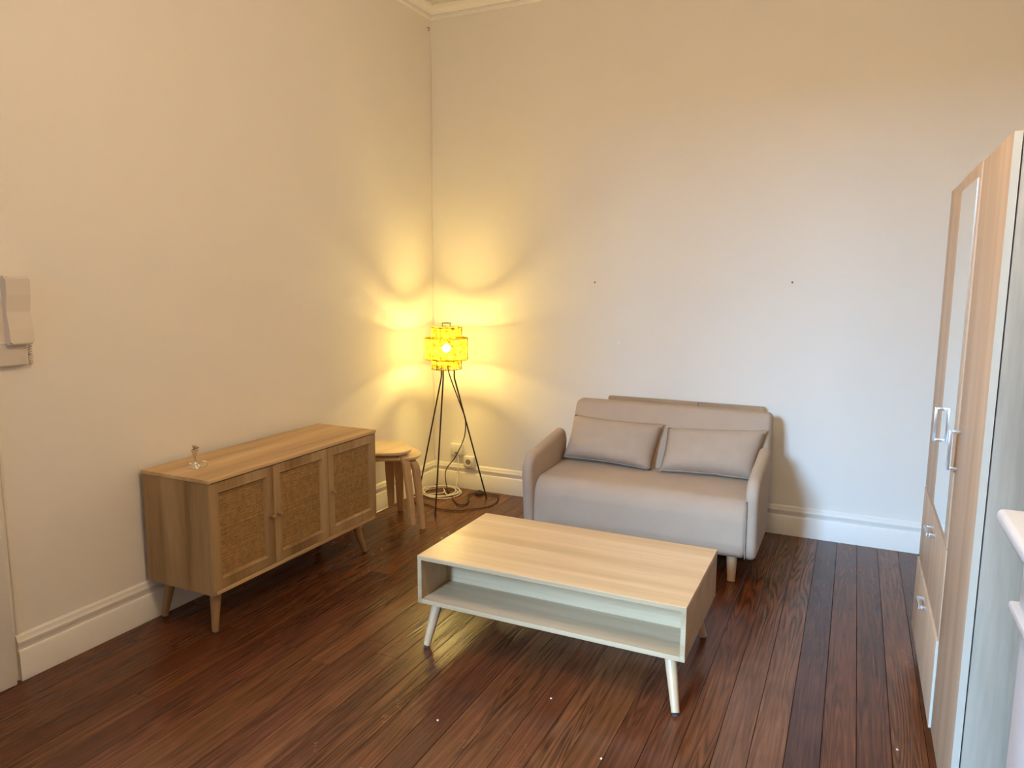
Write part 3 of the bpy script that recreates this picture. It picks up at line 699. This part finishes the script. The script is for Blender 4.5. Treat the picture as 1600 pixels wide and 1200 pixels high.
# ------------------------------------------------------------------ floor lamp
def floor_lamp():
    cx, cy = 0.312, -0.345
    t = thing('floor_lamp', (cx, cy, 0), 'lit tripod floor lamp with tiered woven bamboo shade in the room corner', 'lamp'); bs = t.location
    feet = [(0.399, -0.648), (0.515, -0.157), (0.051, -0.303)]
    tops = [(0.318, -0.400), (0.362, -0.330), (0.272, -0.345)]
    for (fx, fy), (tx, ty) in zip(feet, tops):
        b = bmesh.new(); tube(b, [(tx, ty, 0.99), (tx, ty, 0.87), (tx + (fx - tx) * 0.006, ty + (fy - ty) * 0.006, 0.853), (fx, fy, 0.004)], 0.0052, 8)
        l = link('leg', b, M['metal'], t, bs, 60)
        b = bmesh.new(); cone_between(b, (fx - (fx - tx) * 0.012, fy - (fy - ty) * 0.012, 0.014), (fx, fy, 0.0), 0.0068, 0.0068, 10); link('rubber_foot', b, M['rub'], l, bs, 60)
    tiers = [(0.099, 0.915, 0.980, 'lower'), (0.141, 0.982, 1.124, 'middle'), (0.101, 1.126, 1.198, 'upper')]
    sh = link('shade', _hoops(cx, cy, tiers), M['shade'], t, bs, 60)
    for rad, za, zb, nm in tiers:
        b = bmesh.new(); seg = 64
        # woven diagonal splits
        h = zb - za - 0.008; n = int(2 * math.pi * rad / 0.0125)
        for sgn, ro in ((1, 0.0006), (-1, -0.0006)):
            for k in range(n):
                a0 = 2 * math.pi * k / n; prev = None
                sweep = sgn * h / rad * 0.9; m = 6
                for j in range(m + 1):
                    u = j / m; a = a0 + sweep * u; z = za + 0.004 + h * u; wa = 0.0031 / rad
                    r = rad + ro
                    cur = (b.verts.new((cx + r * math.cos(a - wa), cy + r * math.sin(a - wa), z)), b.verts.new((cx + r * math.cos(a + wa), cy + r * math.sin(a + wa), z)))
                    if prev: b.faces.new((prev[0], prev[1], cur[1], cur[0]))
                    prev = cur
        # horizontal splits
        for j in range(1, int(h / 0.011)):
            z = za + 0.004 + j * 0.011; prev = None; first = None
            for k in range(49):
                a = 2 * math.pi * k / 48
                cur = (b.verts.new((cx + (rad + 0.0012) * math.cos(a), cy + (rad + 0.0012) * math.sin(a), z - 0.0012)), b.verts.new((cx + (rad + 0.0012) * math.cos(a), cy + (rad + 0.0012) * math.sin(a), z + 0.0012)))
                if prev: b.faces.new((prev[0], cur[0], cur[1], prev[1]))
                prev = cur
        o = link('woven_tier', b, M['shade'], sh, bs, 0); o['kind'] = 'stuff'; o['label'] = nm + ' tier of woven bamboo'
    # little wire loop on top and ring frame
    b = bmesh.new()
    for s in (-1, 1): tube(b, [(cx + s * 0.029, cy, 1.196), (cx + s * 0.029, cy, 1.222)], 0.0022, 6)
    tube(b, [(cx + 0.029 * math.cos(a), cy + 0.029 * math.sin(a), 1.222) for a in [2 * math.pi * k / 24 for k in range(24)]], 0.0022, 6, closed=True)
    for a in (0, 120, 240): tube(b, [(cx + 0.02 * math.cos(R(a)), cy + 0.02 * math.sin(R(a)), 1.197), (cx + 0.101 * math.cos(R(a)), cy + 0.101 * math.sin(R(a)), 1.197)], 0.002, 6)
    for a in (20, 140, 260):
        for ra, za, zb in ((0.099, 0.915, 0.98), (0.141, 0.982, 1.124), (0.101, 1.126, 1.198)):
            tube(b, [(cx + (ra + 0.002) * math.cos(R(a)), cy + (ra + 0.002) * math.sin(R(a)), za), (cx + (ra + 0.002) * math.cos(R(a)), cy + (ra + 0.002) * math.sin(R(a)), zb)], 0.0018, 6)
    link('wire_frame', b, M['metal'], t, bs, 60)
    b = bmesh.new(); tube(b, [(x, y, 0.975) for x, y in tops], 0.003, 6, closed=True); lathe(b, [(0.018, 0.965), (0.018, 1.015)], (cx, cy, 0), 14); link('bulb_holder', b, M['metal'], t, bs, 60)
    b = bmesh.new(); bmesh.ops.create_uvsphere(b, u_segments=20, v_segments=14, radius=0.027); bmesh.ops.translate(b, verts=b.verts, vec=(cx, cy, 1.055)); link('bulb', b, M['bulb'], t, bs, 180)
    l = bpy.data.lights.new('bulb_light', 'POINT'); l.energy = LAMP_POWER; l.color = (1.0, 0.73, 0.17); l.shadow_soft_size = 0.035
    o = bpy.data.objects.new('bulb_light', l); sc.collection.objects.link(o); o.location = (cx, cy, 1.055)
    # cord: down from the holder, along a leg, then looping on the floor with its foot switch
    pts = [(0.318, -0.345, 0.96), (0.330, -0.335, 0.87), (0.372, -0.262, 0.66), (0.392, -0.235, 0.56), (0.365, -0.19, 0.45), (0.315, -0.15, 0.36), (0.225, -0.09, 0.24), (0.150, -0.06, 0.16), (0.125, -0.055, 0.11), (0.14, -0.075, 0.05), (0.176, -0.114, 0.012)]
    pts += [(x, y, 0.006) for x, y in [(0.25, -0.20), (0.299, -0.262), (0.37, -0.342), (0.415, -0.385), (0.452, -0.385), (0.464, -0.345), (0.435, -0.27), (0.39, -0.19), (0.383, -0.145), (0.399, -0.112), (0.423, -0.098), (0.463, -0.095), (0.53, -0.085), (0.575, -0.095), (0.612, -0.17), (0.636, -0.26), (0.628, -0.33), (0.600, -0.39), (0.557, -0.425), (0.508, -0.49), (0.419, -0.520), (0.33, -0.519), (0.24, -0.486), (0.18, -0.48), (0.13, -0.475), (0.08, -0.45)]]
    b = bmesh.new(); tube(b, smooth_pts(pts, 5), 0.0038, 7); cd = link('cord', b, M['cord_brown'], t, bs, 60)
    b = bmesh.new(); lathe(b, [(0.030, 0.0), (0.033, 0.006), (0.031, 0.016), (0.020, 0.021), (0.012, 0.022), (0.012, 0.028), (0.002, 0.030)], (0.430, -0.098, 0.0), 24); link('foot_switch', b, M['rub'], cd, bs, 60)
def _hoops(cx, cy, tiers):
    b = bmesh.new()
    for rad, za, zb, _ in tiers:
        for z in (za + 0.003, zb - 0.003):
            tube(b, [(cx + rad * math.cos(a), cy + rad * math.sin(a), z) for a in [2 * math.pi * k / 48 for k in range(48)]], 0.003, 6, closed=True)
    # flat ledges linking the tiers
    for z, r0, r1 in ((0.981, 0.099, 0.141), (1.125, 0.101, 0.141)):
        for k in range(24):
            a = 2 * math.pi * k / 24
            tube(b, [(cx + r0 * math.cos(a), cy + r0 * math.sin(a), z), (cx + r1 * math.cos(a), cy + r1 * math.sin(a), z)], 0.002, 5)
    return b
def smooth_pts(P, m):
    P = [Vector(p) for p in P]; out = []
    for i in range(len(P) - 1):
        p0, p1, p2, p3 = P[max(i - 1, 0)], P[i], P[i + 1], P[min(i + 2, len(P) - 1)]
        for k in range(m):
            u = k / m
            out.append(0.5 * ((2 * p1) + (-p0 + p2) * u + (2 * p0 - 5 * p1 + 4 * p2 - p3) * u * u + (-p0 + 3 * p1 - 3 * p2 + p3) * u ** 3))
    out.append(P[-1]); return out
floor_lamp()

# white cable coiled on the floor under the lamp
def white_coil():
    pts = [(0.205, -0.012, 0.28), (0.225, -0.04, 0.18), (0.235, -0.07, 0.09), (0.245, -0.11, 0.03)]
    turns = 4.3; n = 90
    for k in range(n):
        a = 0.9 - 2 * math.pi * turns * k / n
        r = 0.128 + 0.014 * math.sin(a * 0.37 + 1) + 0.008 * math.sin(k * 0.21)
        pts.append((0.172 + 0.010 * math.sin(k * 0.07) + r * math.cos(a), -0.198 + r * 1.0 * math.sin(a), 0.006 + 0.016 * k / n + 0.003 * math.sin(a * 2.3)))
    pts += [(0.17, -0.16, 0.024), (0.22, -0.24, 0.022), (0.12, -0.30, 0.012), (0.075, -0.33, 0.006), (0.062, -0.40, 0.006), (0.08, -0.47, 0.006), (0.11, -0.50, 0.006)]
    b = bmesh.new(); tube(b, smooth_pts(pts, 3), 0.0036, 7)
    tag(link('coiled_cable', b, M['cord_white'], None, (0.172, -0.198, 0), 60), 'white cable coiled in loops on the floor under the lamp', 'cable')
white_coil()
b = bmesh.new(); tube(b, smooth_pts([(0.020, -1.26, 0.17), (0.028, -1.235, 0.18), (0.040, -1.21, 0.13), (0.042, -1.20, 0.06), (0.040, -1.17, 0.008), (0.034, -1.12, 0.004), (0.030, -1.0, 0.004), (0.030, -0.8, 0.004), (0.032, -0.62, 0.004)], 5), 0.0035, 7)
tag(link('loose_cable', b, M['plastic'], None, (0.04, -1.1, 0), 60), 'thin pale cable hanging down between the sideboard and the stools', 'cable')

# sockets
def sockets():
    t = thing('phone_socket', (0.205, 0.0, 0.285), 'square white telephone socket on the back wall behind the lamp', 'socket'); bs = t.location
    b = bmesh.new(); box(b, 0.152, 0.250, -0.030, 0.0, 0.245, 0.325, 0.004); link('cover', b, M['plastic'], t, bs)
    b = bmesh.new(); box(b, 0.190, 0.212, -0.032, -0.029, 0.252, 0.268, 0.001); link('jack', b, M['grey_in'], t, bs)
    t = thing('power_socket', (0.312, 0.0, 0.2), 'white power socket with round recess above the back baseboard', 'socket'); bs = t.location
    b = bmesh.new(); box(b, 0.268, 0.352, -0.042, 0.0, 0.165, 0.245, 0.005); link('cover', b, M['plastic'], t, bs)
    b = bmesh.new(); lathe(b, [(0.028, 0.0), (0.028, 0.003), (0.022, 0.003), (0.020, 0.0015)], seg=24); bmesh.ops.rotate(b, verts=b.verts, cent=(0, 0, 0), matrix=Matrix.Rotation(R(90), 3, 'X')); bmesh.ops.translate(b, verts=b.verts, vec=(0.308, -0.0415, 0.205)); k = link('recess_ring', b, M['plastic'], t, bs, 60)
    b = bmesh.new(); lathe(b, [(0.0205, 0.0), (0.0205, 0.0012)], seg=24); bmesh.ops.rotate(b, verts=b.verts, cent=(0, 0, 0), matrix=Matrix.Rotation(R(90), 3, 'X')); bmesh.ops.translate(b, verts=b.verts, vec=(0.308, -0.0420, 0.205)); link('recess', b, M['grey_in'], k, bs, 60)
sockets()

# intercom
def intercom():
    t = thing('intercom_handset', (0.0, -2.93, 1.19), 'white wall intercom with hanging handset beside the left door', 'intercom'); bs = t.location
    b = bmesh.new(); box(b, 0.0, 0.030, -3.02, -2.868, 1.185, 1.475, 0.008, 3); link('base_plate', b, M['old_plastic'], t, bs)
    b = bmesh.new(); box(b, 0.030, 0.034, -3.01, -2.878, 1.268, 1.273, 0.001); link('ridge', b, M['plastic'], t, bs)
    poly = rounded_poly([(0.030, 1.262, 0.006), (0.062, 1.262, 0.010), (0.060, 1.32, 0.02), (0.050, 1.38, 0.04), (0.060, 1.44, 0.02), (0.064, 1.508, 0.012), (0.030, 1.508, 0.006)], 5)
    b = bmesh.new()
    A = [b.verts.new((p[0], -2.945, p[1])) for p in poly]; B = [b.verts.new((p[0], -2.862, p[1])) for p in poly]
    fa = b.faces.new(A); fb = b.faces.new(B[::-1])
    for i in range(len(poly)): b.faces.new((A[i], B[i], B[(i + 1) % len(poly)], A[(i + 1) % len(poly)]))
    bmesh.ops.bevel(b, geom=list(fa.edges) + list(fb.edges), offset=0.007, segments=3, affect='EDGES', clamp_overlap=True)
    link('handset', b, M['old_plastic'], t, bs, 40)
    b = bmesh.new(); pts = [(0.020 + 0.006 * math.cos(k * 0.9), -2.856 + 0.006 * math.sin(k * 0.9), 1.29 - 0.0013 * k) for k in range(84)]
    pts = [(0.02, -2.868, 1.30)] + pts + [(0.018, -2.868, 1.185)]
    tube(b, pts, 0.0022, 6); link('coiled_cord', b, M['old_plastic'], t, bs, 60)
intercom()

# crumbs of plaster lying on the boards
crumbs = [((1.551, -2.522), 'pale plaster crumb on the floor, leftmost of the crumbs before the table'), ((1.852, -2.23), 'pale plaster crumb on the floor under the front edge of the coffee table'), ((2.122, -2.47), 'pale plaster crumb on the floor nearest the bottom edge of the photo'), ((2.974, -2.008), 'pale plaster crumb on the floor beside the wardrobe drawers')]
for k, ((x, y), lab) in enumerate(crumbs):
    b = bmesh.new(); bmesh.ops.create_icosphere(b, subdivisions=2, radius=0.0038)
    for v in b.verts: v.co *= 1 + 0.35 * noise.noise(v.co * 300 + Vector((k, 0, 0))); v.co.z *= 0.6
    bmesh.ops.translate(b, verts=b.verts, vec=(x, y, 0.0018))
    tag(link('plaster_crumb', b, M['dirt'], None, (x, y, 0), 0), lab, 'crumb')
